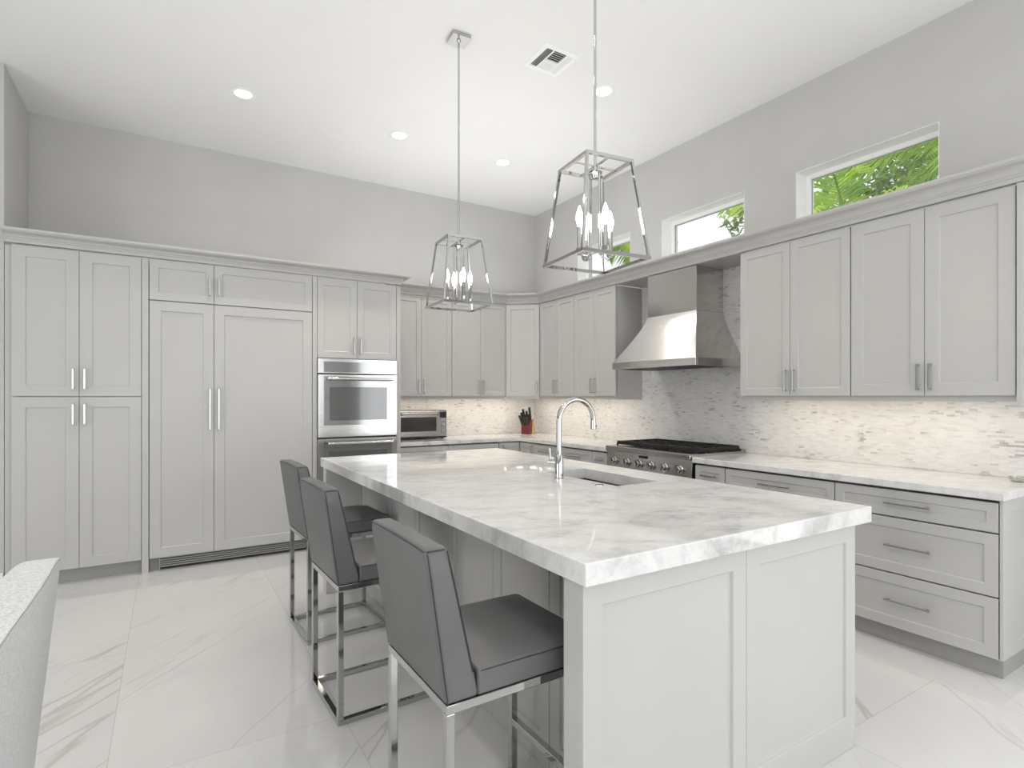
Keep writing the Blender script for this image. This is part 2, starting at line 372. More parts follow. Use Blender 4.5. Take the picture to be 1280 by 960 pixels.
# glass doors opening beyond the kitchen
box(bm, XR, -3.4, 2.75, XR+T_, -.15, HC); box(bm, XR, -4.6, 0, XR+T_, -3.4, HC)
bmesh.ops.remove_doubles(bm, verts=bm.verts, dist=1e-5)
struct('wall_right', bm, M['wall'])
bm = new()
box(bm, -5.6, -4.6, 0, -2.5, -4.5, HC); box(bm, 3.3, -4.6, 0, XR, -4.5, HC); box(bm, -2.5, -4.6, 2.85, 3.3, -4.5, HC)
struct('wall_rear', bm, M['wall'])
bm = new(); box(bm, -5.6, -4.6, 0, -5.5, -1.3, HC); box(bm, -5.6, 2.5, 0, -5.5, SY, HC); box(bm, -5.6, -1.3, 2.8, -5.5, 2.5, HC)
struct('wall_left', bm, M['wall'])
for i, (a, b_) in enumerate(WINS):
    bm = new(); t = .004
    box(bm, XR+.001, a, WZ1-t, XR+.19, b_, WZ1); box(bm, XR+.001, a, WZ0, XR+.19, b_, WZ0+t)
    box(bm, XR+.001, a, WZ0, XR+.19, a+t, WZ1); box(bm, XR+.001, b_-t, WZ0, XR+.19, b_, WZ1)
    wo = struct('window_%d' % (i+1), bm, M['white'])
    fx0, fx1, fw = XR+.125, XR+.175, .038
    bm = new(); box(bm, fx0, a+t, WZ0+t, fx1, a+fw, WZ1-t); box(bm, fx0, b_-fw, WZ0+t, fx1, b_-t, WZ1-t)
    box(bm, fx0, a+fw, WZ1-fw, fx1, b_-fw, WZ1-t); box(bm, fx0, a+fw, WZ0+t, fx1, b_-fw, WZ0+fw)
    part('window_frame', bm, M['white'], wo, bevel=.003)
    bm = new(); e = .003
    box(bm, fx0+.02, a+fw, WZ0+fw, fx0+.03, a+fw+e, WZ1-fw); box(bm, fx0+.02, b_-fw-e, WZ0+fw, fx0+.03, b_-fw, WZ1-fw)
    box(bm, fx0+.02, a+fw, WZ1-fw-e, fx0+.03, b_-fw, WZ1-fw); part('gasket', bm, M['toe'], wo)
    bm = new(); box(bm, fx0+.024, a+fw+.002, WZ0+fw+.002, fx0+.03, b_-fw-.002, WZ1-fw-.002); part('pane', bm, M['glass'], wo)
# glazed doors of the room behind the camera: slim white frames
for nm, pts, ax in (('door_1', (-2.5, 3.3, 2.85, -4.52, 3), 'y'), ('door_2', (-3.4, -.15, 2.75, XR+.10, 2), 'x'), ('door_3', (-1.3, 2.5, 2.8, -5.56, 2), 'x')):
    a, b_, top, c, n = pts; bm = new()
    for k in range(n+1):
        p = a+(b_-a)*k/n; p0, p1 = max(a, p-.035), min(b_, p+.035)
        if ax == 'y': box(bm, p0, c, 0, p1, c+.05, top)
        else: box(bm, c, p0, 0, c+.05, p1, top)
    for z0, z1 in ((0, .08), (top-.08, top)):
        if ax == 'y': box(bm, a, c, z0, b_, c+.05, z1)
        else: box(bm, c, a, z0, c+.05, b_, z1)
    do = struct(nm, bm, M['white'])
    bm = new()
    if ax == 'y': box(bm, a+.03, c+.02, .05, b_-.03, c+.026, top-.05)
    else: box(bm, c+.02, a+.03, .05, c+.026, b_-.03, top-.05)
    part('pane', bm, M['glass'], do)
bm = new(); box(bm, 4.3, -12, -.2, 24, 22, -.12); struct('ground', bm, M['lawn'])

# crown mouldings
def crown_prof(z0, z1):
    h = z1-z0; P = [(-.02, z0), (.008, z0), (.008, z0+.022), (.014, z0+.026), (.014, z0+.034), (.022, z0+.040)]
    for k in range(0, 7):
        t = k/6*PI/2; P.append((.024+.050*(1-math.cos(t)), z0+.046+(h-.046-.026)*math.sin(t)))
    P += [(.080, z1-.020), (.086, z1-.014), (.086, z1), (-.02, z1)]
    return P
bm = new(); sweep(bm, [(-.982, YP), (1.915, YP), (1.915, YU-.09)], crown_prof(2.456, 2.545), 1)
struct('trim_1', bm, M['cab'], smooth=True, angle=25)
bm = new(); sweep(bm, [(1.99, YU), (3.387, YU), (3.69, 5.367), (3.69, 1.035), (4.045, 1.035)], crown_prof(2.466, 2.572), 1)
struct('trim_2', bm, M['cab'], smooth=True, angle=25)
bm = new(); box(bm, 3.685, 2.689, 2.462, 4.04, 4.065, 2.48); struct('trim_3', bm, M['cab'])   # soffit over the hood

# ------------------------------------------------------------------ cabinets
def door(par, T, a0, a1, z0, z1, fr=.06, handle=None, length=.15, name='door', g=.0016, out=.02):
    bm = new(); shaker(bm, T, a0+g, a1-g, z0+g, z1-g, fr)
    d = part(name, bm, M['cab'], par, bevel=.0012, seg=1)
    if handle:
        bm = new(); handle_mesh(bm, T, handle[0], handle[1], length, handle[2]); part('handle', bm, M['nickel'], d, bevel=.0015, seg=2)
    return d
T = TB(YP)
# tall pantry
X0, X1, XM = -.942, -.179, -.562
t = thing('pantry_cabinet', (X0, YP+.02, 0), 'tall light grey four-door pantry cabinet at the left end of the wall', 'cabinet')
bm = new(); box(bm, -.981, YP+.030, .105, X1-.001, YB-.01, 2.443); part('body', bm, M['cab'], t)
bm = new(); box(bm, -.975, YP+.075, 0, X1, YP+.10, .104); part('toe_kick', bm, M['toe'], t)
for a0, a1, hx in ((X0, XM, XM-.034), (XM, X1, XM+.034)):
    door(t, T, a0, a1, 1.374, 2.446, .075, (hx, 1.503, True)); door(t, T, a0, a1, .108, 1.371, .075, (hx, 1.243, True))
bm = new(); box(bm, -.181+.004, YP-.003, 0, -.134, YP+.62, 2.45); part('side_panel', bm, M['cab'], t, bevel=.001)
# fridge
FX0, FXM, FX1 = -.130, .316, 1.091
t = thing('refrigerator', (FX0, YP+.02, 0), 'built-in refrigerator behind two tall grey panels with long centre handles and floor grille', 'refrigerator')
bm = new(); box(bm, FX0, YP+.022, .104, FX1, YB-.02, 2.122); part('body', bm, M['cab'], t)
for a0, a1, hx in ((FX0, FXM, FXM-.03), (FXM, FX1, FXM+.034)):
    door(t, T, a0, a1, .107, 2.124, .075, (hx, 1.27, True), .335)
bm = new(); box(bm, FX0+.06, YP+.062, .0, FX1-.01, YP+.08, .103); part('grille_shade_backing', bm, M['dark'], t)  # dark backing: shade behind the grille slats put into its colour
bm = new()
for k in range(5): box(bm, FX0+.062, YP+.044, .022+k*.017, FX1-.012, YP+.061, .031+k*.017)
for x in (FX0+.062, FX1-.022): box(bm, x, YP+.046, .0, x+.010, YP+.0615, .103)
part('toe_grille', bm, M['toe'], t, 'slotted grille')
bm = new(); box(bm, FX0, YP+.062, 0, FX0+.059, YP+.08, .103); part('toe_kick', bm, M['toe'], t)
t = thing('wall_cabinet', (FX0, YP+.02, 2.127), 'low grey two-door cabinet directly over the refrigerator', 'cabinet')
bm = new(); box(bm, FX0, YP+.030, 2.127, FX1, YB-.01, 2.443); part('body', bm, M['cab'], t)
for a0, a1, hx in ((FX0, FXM, FXM-.032), (FXM, FX1, FXM+.036)):
    door(t, T, a0, a1, 2.129, 2.446, .06, (hx, 2.265, True), .14)
# oven tower
OX0, OX1, OXM = 1.134, 1.874, 1.492
t = thing('oven_cabinet', (1.094, YP+.02, 0), 'tall grey cabinet tower holding the two ovens, two doors on top', 'cabinet')
bm = new(); box(bm, 1.094, YP, 0, OX0-.002, YB-.01, 2.443); box(bm, OX1+.002, YP, 0, 1.915, YB-.01, 2.443)
box(bm, OX0-.002, YP+.030, 1.722, OX1+.002, YB-.01, 2.443); box(bm, OX0-.002, YP+.030, .1, OX1+.002, YB-.01, .40)
box(bm, OX0-.002, YB-.05, .40, OX1+.002, YB-.01, 1.722)
part('body', bm, M['cab'], t)
for a0, a1, hx in ((OX0, OXM, OXM-.028), (OXM, OX1, OXM+.03)):
    door(t, T, a0, a1, 1.722, 2.446, .062, (hx, 1.842, True), .15)
door(t, T, OX0, OX1, .11, .395, .06, ((OX0+OX1)/2, .33, False), .22, name='drawer')
bm = new(); box(bm, OX0, YP+.075, 0, OX1, YP+.10, .10); part('toe_kick', bm, M['toe'], t)
# double oven
t = thing('wall_oven', (OX0, YP+.02, .405), 'stainless steel double wall oven with bar handles in the tall cabinet tower', 'oven')
bm = new(); box(bm, OX0+.002, YP+.015, .405, OX1-.002, YP+.55, 1.718); part('body', bm, M['black'], t)
bm = new(); box(bm, OX0+.001, YP-.018, 1.585, OX1-.001, YP+.014, 1.718); cp = part('control_panel', bm, M['oven_steel'], t, bevel=.002)
bm = new(); box(bm, 1.187, YP-.020, 1.594, 1.820, YP-.017, 1.690); part('display_glass', bm, M['oven_glass'], cp, 'grey glass strip')
def oven_door(z0, z1):
    bm = new(); box(bm, OX0+.001, YP-.022, z0, OX1-.001, YP+.014, z1); d = part('door', bm, M['oven_steel'], t, bevel=.003)
    gz0, gz1 = z0+.108, z1-.018
    bm = new(); box(bm, 1.187, YP-.0245, gz0, 1.822, YP-.021, gz1); part('door_glass', bm, M['oven_glass'], d, 'grey reflective glass')
    bm = new(); box(bm, 1.236, YP-.026, gz0+.045, 1.770, YP-.024, gz1-.095); part('door_window', bm, M['oven_window'], d, 'darker viewing window')
    bm = new(); tube(bm, [(1.212, YP-.075, gz1-.022), (1.815, YP-.075, gz1-.022)], .013, 14)
    for x in (1.24, 1.787): bar(bm, (x, YP-.075, gz1-.022), (x, YP-.024, gz1-.022), .018)
    part('handle', bm, M['oven_steel'], d, smooth=True)
oven_door(1.004, 1.574); oven_door(.418, .990)

# ---- wall cabinets
UZ0, UZ1 = 1.376, 2.456
def upper(label, T, a0, am, a1, body, doors=None, name='wall_cabinet', fr=.055):
    t = thing(name, (min(body[0], body[3]), min(body[1], body[4]), body[2]), label, 'cabinet', None)
    x0, y0, z0, x1, y1, z1 = body; bm = new(); x0 += .009 if x0 > XU else 0; y0 += .009 if y0 > YU else 0; box(bm, x0, y0, 1.376, x1, y1, z1)
    if x0 > XU: box(bm, x0, y0, z0, x0+.02, y1, 1.376); box(bm, x0+.02, y0, z0, x1, y0+.018, 1.376); box(bm, x0+.02, y1-.018, z0, x1, y1, 1.376)
    else: box(bm, x0, y0, z0, x1, y0+.02, 1.376)
    part('body', bm, M['cab'], t)
    for q0, q1, hx in doors: door(t, T, q0, q1, UZ0, UZ1, fr, (hx, 1.485, True), .15)
    return t
hh = .03
upper('grey two-door wall cabinet above the toaster oven', TB(YU), 1.97, 2.327, 2.689, (1.92, YU+.021, 1.345, 2.688, YB-.012, 2.452), [(1.93, 2.327, 2.327-hh), (2.327, 2.688, 2.327+hh)])
upper('grey two-door wall cabinet between the toaster oven one and the angled corner cabinet', TB(YU), 2.689, 3.054, 3.387, (2.690, YU+.021, 1.345, 3.387, YB-.012, 2.452), [(2.690, 3.054, 3.054-hh), (3.054, 3.385, 3.054+hh)])
# corner, angled
P0, P1 = Vector((3.387, YU)), Vector((XU, 5.367)); dd = (P1-P0); LL = dd.length; dd.normalize(); nn = Vector((-dd.y, dd.x))
if nn.y > 0: nn = -nn
TCn = lambda a, o, z: (P0.x+dd.x*a+nn.x*(o-.02), P0.y+dd.y*a+nn.y*(o-.02), z)
t = thing('corner_cabinet', (3.7, 5.7, 1.345), 'single-door wall cabinet set at an angle across the room corner', 'cabinet')
bm = new(); q = .0215
ring = [(3.389, YU+q), (P0.x-nn.x*q+.002, P0.y-nn.y*q), (P1.x-nn.x*q, P1.y-nn.y*q+.002), (XU+q, 5.369), (XR-.012, 5.369), (XR-.012, YB-.012), (3.389, YB-.012)]
hexa(bm, [(x, y, 1.376) for x, y in ring][::-1], [(x, y, 2.452) for x, y in ring][::-1]); rr = [ring[1], ring[2], (ring[2][0]-nn.x*.02, ring[2][1]-nn.y*.02), (ring[1][0]-nn.x*.02, ring[1][1]-nn.y*.02)]
hexa(bm, [(x, y, 1.345) for x, y in rr], [(x, y, 1.376) for x, y in rr]); part('body', bm, M['cab'], t)
door(t, TCn, .003, LL-.003, UZ0, UZ1, .055, (LL-.035, 1.485, True), .15)
upper('grey two-door wall cabinet on the window wall, next to the angled corner one', TR(XU), 4.719, 5.044, 5.367, (XU+.021, 4.720, 1.345, XR-.012, 5.366, 2.452), [(5.044, 5.365, 5.044+hh), (4.720, 5.044, 5.044-hh)])
upper('grey two-door wall cabinet just left of the range hood', TR(XU), 4.068, 4.396, 4.719, (XU+.021, 4.068, 1.345, XR-.012, 4.718, 2.452), [(4.396, 4.718, 4.396+hh), (4.070, 4.396, 4.396-hh)])
upper('grey two-door wall cabinet just right of the range hood', TR(XU), 1.882, 2.287, 2.686, (XU+.021, 1.883, 1.345, XR-.012, 2.686, 2.452), [(2.287, 2.685, 2.287+hh), (1.884, 2.287, 2.287-hh)])
t = upper('grey two-door wall cabinet farthest right, with a finished end panel', TR(XU), 1.07, 1.475, 1.882, (XU+.021, 1.066, 1.345, XR-.012, 1.881, 2.452), [(1.475, 1.880, 1.475+hh), (1.070, 1.475, 1.475-hh)], fr=.07)
bm = new(); shaker(bm, lambda a, o, z: (a, 1.064-o, z), XU-.012, XR-.002, 1.332, 2.46, .06, .025)
part('end_panel', bm, M['cab'], t, bevel=.001, seg=1)

# ---- base cabinets
def base_r(label, y0, y1, fronts, hl=.22, vertical=None, xf=XD):
    t = thing('base_cabinet', (xf+.02, y0, 0), label, 'cabinet'); T = TR(xf)
    bm = new(); box(bm, xf+.035, y0, .103, XR-.012, y1, .850); box(bm, xf+.13, y0, .850, XR-.012, y1, CT-.042); part('body', bm, M['cab'], t)
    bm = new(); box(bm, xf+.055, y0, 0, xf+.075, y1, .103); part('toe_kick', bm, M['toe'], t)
    for z0, z1, kind in fronts:
        hz = (z0+z1)/2 if z1-z0 < .2 else (z0+z1)/2
        if kind == 'drawer': door(t, T, y0+.001, y1-.001, z0, z1, .045 if z1-z0 < .2 else .055, ((y0+y1)/2-.0, hz, False), min(hl, (y1-y0)*.5), name='drawer')
        else: door(t, T, y0+.001, y1-.001, z0, z1, .05, (y0+.03 if kind == 'door' else y1-.03, z1-.09, True), .15)
    return t
D3 = [(.713, .860, 'drawer'), (.403, .708, 'drawer'), (.104, .399, 'drawer')]
D2 = [(.713, .860, 'drawer'), (.104, .708, 'door')]
t = base_r('three-drawer base cabinet at the right end of the counter, finished end panel', 1.046, 1.819, D3)
bm = new(); shaker(bm, lambda a, o, z: (a, 1.044-o, z), XD+.002, XR-.002, .104, CT-.042, .06, .014); part('end_panel', bm, M['cab'], t, bevel=.001, seg=1)
bm = new(); box(bm, XD+.075, 1.050, 0, XR-.002, 1.066, .102); part('toe_kick', bm, M['toe'], t)
base_r('wide three-drawer base cabinet in the middle of the run right of the range', 1.821, 2.590, D3)
base_r('narrow base cabinet directly right of the range', 2.592, 2.858, D2)
RY0, RY1 = 2.875, 3.831
base_r('narrow base cabinet directly left of the range', 3.848, 4.06, D2)
base_r('drawer base cabinet second to the left of the range', 4.062, 4.60, D3)
base_r('drawer base cabinet behind the faucet on the window wall', 4.602, 5.03, D2)
# corner pair & back wall
t = thing('base_cabinet', (3.3, 5.35, 0), 'corner base cabinet beneath the knife block, its two doors meeting in the inner corner', 'cabinet')
bm = new(); ring = [(3.12, YB-.012), (3.12, YD+.035), (XD+.035, YD+.035), (XD+.035, 5.032), (XR-.012, 5.032), (XR-.012, YB-.012)]
hexa(bm, [(x, y, .103) for x, y in ring], [(x, y, CT-.042) for x, y in ring]); part('body', bm, M['cab'], t)
door(t, TR(XD), 5.033, YD-.002, .104, .860, .05, (5.07, .76, True), .15); door(t, TB(YD), 3.122, XD-.002, .104, .860, .05, (3.16, .76, True), .15)
bm = new(); box(bm, 3.12, YD+.055, 0, XD+.055, YD+.075, .103); box(bm, XD+.055, 5.032, 0, XD+.075, YD+.075, .103); part('toe_kick', bm, M['toe'], t)
for x0, x1, lab in ((1.918, 2.50, 'base cabinet under the toaster oven, against the oven tower'), (2.502, 3.118, 'base cabinet on the back wall between toaster oven and corner')):
    t = thing('base_cabinet', (x0, YD+.02, 0), lab, 'cabinet'); T = TB(YD)
    bm = new(); box(bm, x0, YD+.035, .103, x1, YB-.012, .850); box(bm, x0, YD+.13, .850, x1, YB-.012, CT-.042); part('body', bm, M['cab'], t)
    bm = new(); box(bm, x0, YD+.055, 0, x1, YD+.075, .103); part('toe_kick', bm, M['toe'], t)
    for z0, z1, _ in D3: door(t, T, x0+.001, x1-.001, z0, z1, .045, ((x0+x1)/2, (z0+z1)/2, False), .22, name='drawer')

# ---- worktops
def slab(bm, ring, z0, z1): hexa(bm, [(x, y, z0) for x, y in ring], [(x, y, z1) for x, y in ring])
yc, xc = 5.344-.035, 3.402-.035
yc, xc = 5.310, 3.368
bm = new(); slab(bm, [(1.917, yc), (xc, yc), (xc, RY1+.004), (XR-.002, RY1+.004), (XR-.002, YB-.002), (1.917, YB-.002)], CT-.041, CT)
single('worktop', bm, M['marble'], 'L-shaped pale marble counter along the back wall and left of the range', 'worktop', bevel=.004, seg=3)
bm = new(); box(bm, xc, 1.018, CT-.041, XR-.002, RY0-.004, CT)
single('worktop', bm, M['marble'], 'straight pale marble counter right of the range', 'worktop', bevel=.005, seg=3)
# backsplash
bm = new(); box(bm, 1.918, YB-.0105, CT+.001, XR-.0115, YB-.0005, 1.375)
single('backsplash', bm, M['mosaic_x'], 'pale marble mosaic backsplash behind the toaster oven', 'backsplash')
bm = new(); box(bm, XR-.0105, 1.02, CT+.001, XR-.0005, YB-.0115, 1.3445)
single('backsplash', bm, M['mosaic_y'], 'pale marble mosaic backsplash along the window wall counter', 'backsplash')
bm = new(); box(bm, XR-.0105, 2.688, 1.3447, XR-.0005, 4.066, 2.46)
single('backsplash', bm, M['mosaic_y'], 'tall pale mosaic panel behind the range hood between wall cabinets', 'backsplash')

# ------------------------------------------------------------------ range
t = thing('range', (3.36, RY0, 0), 'stainless steel gas range with six knobs and black grates between the grey cabinets', 'range')
bm = new(); box(bm, 3.395, RY0, .10, XR-.03, RY1, .885); part('body', bm, M['steel_dark'], t)
bm = new(); hexa(bm, [(3.365, RY0, .735), (3.43, RY0, .735), (3.43, RY1, .735), (3.365, RY1, .735)], [(3.382, RY0, .888), (3.43, RY0, .888), (3.43, RY1, .888), (3.382, RY1, .888)])
pan = part('control_panel', bm, M['steel_dark'], t, bevel=.002)
bm = new(); box(bm, 3.352, RY0, .889, 3.46, RY1, .936); part('front_rail', bm, M['steel_dark'], t, 'bullnose rail', bevel=.01, seg=4)
bm = new(); box(bm, 3.46, RY0, .886, XR-.03, RY1, .930); box(bm, XR-.075, RY0, .930, XR-.03, RY1, .945); part('cooktop', bm, M['steel_dark'], t, bevel=.002)
bm = new(); box(bm, 3.365, 3.345, .858, 3.377, 3.425, .878); part('badge', bm, M['black'], pan)
for y in (3.731, 3.569, 3.425, 3.288, 3.141, 2.986):
    bm = new(); ax = (-1, 0, .11); c = (3.371, y, .805)
    lathe(bm, [(0, 0), (.036, 0), (.036, .006), (.031, .010), (.0, .010)], c, ax, 24); kb = part('knob', bm, M['chrome'], pan, smooth=True)
    bm = new(); lathe(bm, [(0, .01), (.0265, .01), (.0255, .034), (.021, .038), (0, .036)], c, ax, 20)
    bar(bm, (3.371-.040, y, .805+.004-.024), (3.371-.042, y, .805+.004+.024), .010, .016); part('knob_grip', bm, M['chrome'], kb, smooth=True)
    bm = new(); box(bm, 3.3645, y+.040, .792, 3.375, y+.048, .832); part('knob_marking', bm, M['black'], pan)
bm = new(); box(bm, 3.36, RY0+.004, .17, 3.394, RY1-.004, .725); od = part('oven_door', bm, M['steel_dark'], t, bevel=.003)
bm = new(); tube(bm, [(3.31, RY0+.05, .68), (3.31, RY1-.05, .68)], .014, 12)
for y in (RY0+.09, RY1-.09): bar(bm, (3.31, y, .68), (3.36, y, .68), .02)
part('handle', bm, M['chrome'], od, smooth=True)
bm = new(); box(bm, 3.42, RY0, 0, 3.44, RY1, .165); part('toe_kick', bm, M['steel_dark'], t)
gw = (RY1-RY0-.05)/3
for i in range(3):
    y0 = RY0+.025+i*gw+.003; y1 = y0+gw-.006; x0, x1 = 3.475, 3.97; bm = new(); z = .958; b_ = .016
    for x in (x0, x1): bar(bm, (x, y0, z), (x, y1, z), b_, .030)
    for y in (y0, y1, (y0+y1)/2): bar(bm, (x0, y, z), (x1, y, z), b_, .028)
    for cx in ((x0*3+x1)/4, (x0+x1*3)/4):
        bar(bm, (cx, y0, z), (cx, y1, z), b_, .018)
        for a in (PI/4, 3*PI/4): bar(bm, (cx-math.cos(a)*.09, (y0+y1)/2-math.sin(a)*.09, z), (cx+math.cos(a)*.09, (y0+y1)/2+math.sin(a)*.09, z), .010, .014)
    bar(bm, ((x0+x1)/2, y0, z), ((x0+x1)/2, y1, z), b_, .018)
    for x in (x0, x1):
        for y in (y0, y1): bar(bm, (x, y, .930), (x, y, z), .016)
    gr = part('grate', bm, M['black_iron'], t, bevel=.003, seg=1)
    for cx in ((x0*3+x1)/4, (x0+x1*3)/4):
        bm = new(); lathe(bm, [(0, .9301), (.055, .9301), (.055, .938), (.038, .940), (.038, .948), (0, .950)], (cx, (y0+y1)/2, 0)); part('burner', bm, M['black'], t, smooth=True)
# hood
t = thing('range_hood', (3.44, 3.375, 1.615), 'tapered stainless steel range hood with square chimney above the range', 'range hood')
HY0, HY1, HX = 2.903, 3.848, 3.45
CY0, CY1, CX = 3.103, 3.651, 3.70
bm = new(); prof = []
n = 8
xw = XR-.0115
for k in range(n+1):
    s_ = k/n; z = 1.678+(2.088-1.678)*s_; e = (1-s_)**1.25 if True else 1-s_
    prof.append((CX-(CX-HX)*e, CY0-(CY0-HY0)*e, CY1+(HY1-CY1)*e, z))
rings = [[bm.verts.new(p) for p in ((x, a, z), (xw, a, z), (xw, b_, z), (x, b_, z))] for x, a, b_, z in prof]
for i in range(n):
    for k in range(4): bm.faces.new((rings[i][k], rings[i][(k+1) % 4], rings[i+1][(k+1) % 4], rings[i+1][k]))
bm.faces.new(rings[0][::-1]); bm.faces.new(rings[-1]); part('canopy', bm, M['steel'], t, smooth=True, angle=30)
bm = new(); slab(bm, [(HX, HY0), (HX+.02, HY0), (HX+.02, HY1), (HX, HY1)], 1.618, 1.678); slab(bm, [(HX+.02, HY0), (xw, HY0), (xw, HY0+.02), (HX+.02, HY0+.02)], 1.618, 1.678)
slab(bm, [(HX+.02, HY1-.02), (xw, HY1-.02), (xw, HY1), (HX+.02, HY1)], 1.618, 1.678); part('lip', bm, M['steel'], t, bevel=.002)
bm = new(); box(bm, HX+.021, HY0+.021, 1.628, xw-.001, HY1-.021, 1.640)
for k in range(18): box(bm, HX+.05, HY0+.05+k*.048, 1.622, xw-.05, HY0+.074+k*.048, 1.628)
part('filter', bm, M['black'], t, 'dark baffle filter')
bm = new(); box(bm, CX, CY0, 2.089, xw, CY1, 2.460); part('chimney', bm, M['steel'], t, bevel=.002)

# ------------------------------------------------------------------ island
IT = .94
IX0, IX1, IY0, IY1 = .914, 2.355, 1.120, 4.067
EX0, EX1 = .929, 2.290; KX = 1.180
t = thing('kitchen_island', (1.6, 2.6, 0), 'long light grey panelled kitchen island with knee space on its left side', 'kitchen island')
bm = new(); SXa, SXb, SYa, SYb = 1.845, 2.140, 2.025, 2.640
Te = lambda a, o, z: (a, 1.175-o, z)
# near end: a thick panel built of two shaker fields on a plinth
for a0, a1, in ((EX0, 1.613), (1.613, EX1)):
    bm = new(); shaker(bm, lambda a, o, z: (a, 1.236-o, z), a0+.0008, a1-.0008, .0005, .8755, .066, .086, .009)
    # taller bottom rail
    for v in bm.verts:
        if .05 < v.co.z < .08: v.co.z += .066
    part('end_panel', bm, M['cab'], t, bevel=.0012, seg=1)
bm = new(); box(bm, EX0, 3.962, 0, EX1, 4.045, .876); part('end_panel', bm, M['cab'], t, bevel=.001)
bm = new(); box(bm, KX+.02, 1.237, 0, KX+.04, 3.961, .876); box(bm, EX1-.04, 1.237, .1, EX1-.02, 3.961, .876)
box(bm, KX+.04, 1.237, .1, EX1-.04, 3.961, .12); part('body', bm, M['cab'], t)
ks = [1.238, 1.655, 2.070, 2.515, 2.960, 3.430, 3.960]
for i in range(6):
    bm = new(); shaker(bm, TR(KX), ks[i]+.0015, ks[i+1]-.0015, .0005, .8755, .06, .0195)
    for v in bm.verts:
        if .04 < v.co.z < .075: v.co.z += .06
    part('back_panel', bm, M['cab'], t, bevel=.0012, seg=1)
for i in range(5):
    y0 = 1.24+i*.5438; bm = new(); shaker(bm, lambda a, o, z: (EX1-.02+o, a, z), y0+.002, y0+.541, .104, .872, .06)
    d = part('door', bm, M['cab'], t); bm = new(); handle_mesh(bm, lambda a, o, z: (EX1-.02+o, a, z), y0+.05, .76, .15); part('handle', bm, M['nickel'], d)
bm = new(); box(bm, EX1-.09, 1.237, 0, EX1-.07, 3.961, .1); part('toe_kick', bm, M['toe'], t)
# worktop with the sink cut-out
bm = new()
xs, ys = [IX0, SXa, SXb, IX1], [IY0, SYa, SYb, IY1]; z0, z1 = .8775, IT
V = [[[bm.verts.new((x, y, z)) for y in ys] for x in xs] for z in (z0, z1)]
for i in range(3):
    for j in range(3):
        if (i, j) == (1, 1): continue
        for q in (0, 1): bm.faces.new((V[q][i][j], V[q][i+1][j], V[q][i+1][j+1], V[q][i][j+1]))
def side(i0, j0, i1, j1): bm.faces.new((V[0][i0][j0], V[0][i1][j1], V[1][i1][j1], V[1][i0][j0]))
for k in range(3): side(k, 0, k+1, 0); side(k, 3, k+1, 3); side(0, k, 0, k+1); side(3, k, 3, k+1)
side(1, 1, 2, 1); side(1, 2, 2, 2); side(1, 1, 1, 2); side(2, 1, 2, 2)
single('worktop', bm, M['marble'], 'thick polished white marble top of the kitchen island', 'worktop', bevel=.004, seg=3)
# sink
t = thing('sink', (1.99, 2.33, .68), 'rectangular undermount stainless steel sink in the island', 'sink')
bm = new(); a, b_, c, d = SXa-.012, SXb+.012, SYa-.012, SYb+.012; zt = .8765; zb = .70
ring_o = [(a-.015, c-.015), (b_+.015, c-.015), (b_+.015, d+.015), (a-.015, d+.015)]; ring_i = [(a, c), (b_, c), (b_, d), (a, d)]
O1 = [bm.verts.new((x, y, zt)) for x, y in ring_o]; I1 = [bm.verts.new((x, y, zt)) for x, y in ring_i]
I2 = [bm.verts.new((x, y, zb)) for x, y in ring_i]; O2 = [bm.verts.new((x, y, zb-.004)) for x, y in ring_o]
for k in range(4):
    k2 = (k+1) % 4
    bm.faces.new((O1[k], O1[k2], I1[k2], I1[k])); bm.faces.new((I1[k], I1[k2], I2[k2], I2[k])); bm.faces.new((O1[k], O1[k2], O2[k2], O2[k]))
bm.faces.new(I2); bm.faces.new(O2); part('basin', bm, M['steel_sink'], t, bevel=.006)
bm = new(); lathe(bm, [(0, zb+.001), (.045, zb+.001), (.045, zb+.004), (.03, zb+.003), (0, zb+.002)], ((a+b_)/2, (c+d)/2, 0)); part('drain', bm, M['chrome'], t, smooth=True)
bm = new(); lathe(bm, [(0, IT), (.022, IT), (.022, IT+.004), (.016, IT+.006), (0, IT+.006)], (1.785, 2.085, 0))
single('air_switch', bm, M['chrome'], 'small round chrome button set in the island top beside the sink', 'button', smooth=True, bevel=0)
# faucet
FX, FY = 1.752, 2.368
t = thing('faucet', (FX, FY, IT), 'tall chrome gooseneck faucet with side lever on the island', 'faucet')
bm = new(); lathe(bm, [(0, IT), (.026, IT), (.026, IT+.004), (.0235, IT+.006), (.0235, IT+.125), (.021, IT+.129), (0, IT+.129)], (FX, FY, 0)); part('base', bm, M['chrome'], t, smooth=True)
bm = new(); R = .117; zc = 1.357-R; pts = [(FX, FY, IT+.12), (FX, FY, zc)]
for k in range(1, 19): a = PI*k/19; pts.append((FX+R-R*math.cos(a), FY, zc+R*math.sin(a)))
pts += [(FX+2*R, FY, zc), (FX+2*R, FY, zc-.005)]
tube(bm, pts, .0145, 18); part('spout', bm, M['chrome'], t, smooth=True)
bm = new(); lathe(bm, [(0, 0), (.0155, 0), (.0158, -.008), (.0162, -.040), (.014, -.043), (0, -.043)], (FX+2*R, FY, zc-.006)); sp = part('spray_head', bm, M['chrome'], t, smooth=True)
bm = new(); lathe(bm, [(0, 0), (.005, 0), (.005, .004), (0, .004)], (FX+2*R+.0145, FY-.004, zc-.030), (1, -.3, 0), 10); part('button', bm, M['black'], sp, 'small black button')
bm = new(); hd = Vector((-.62, .78, 0)).normalized(); hc = Vector((FX, FY, IT+.085))
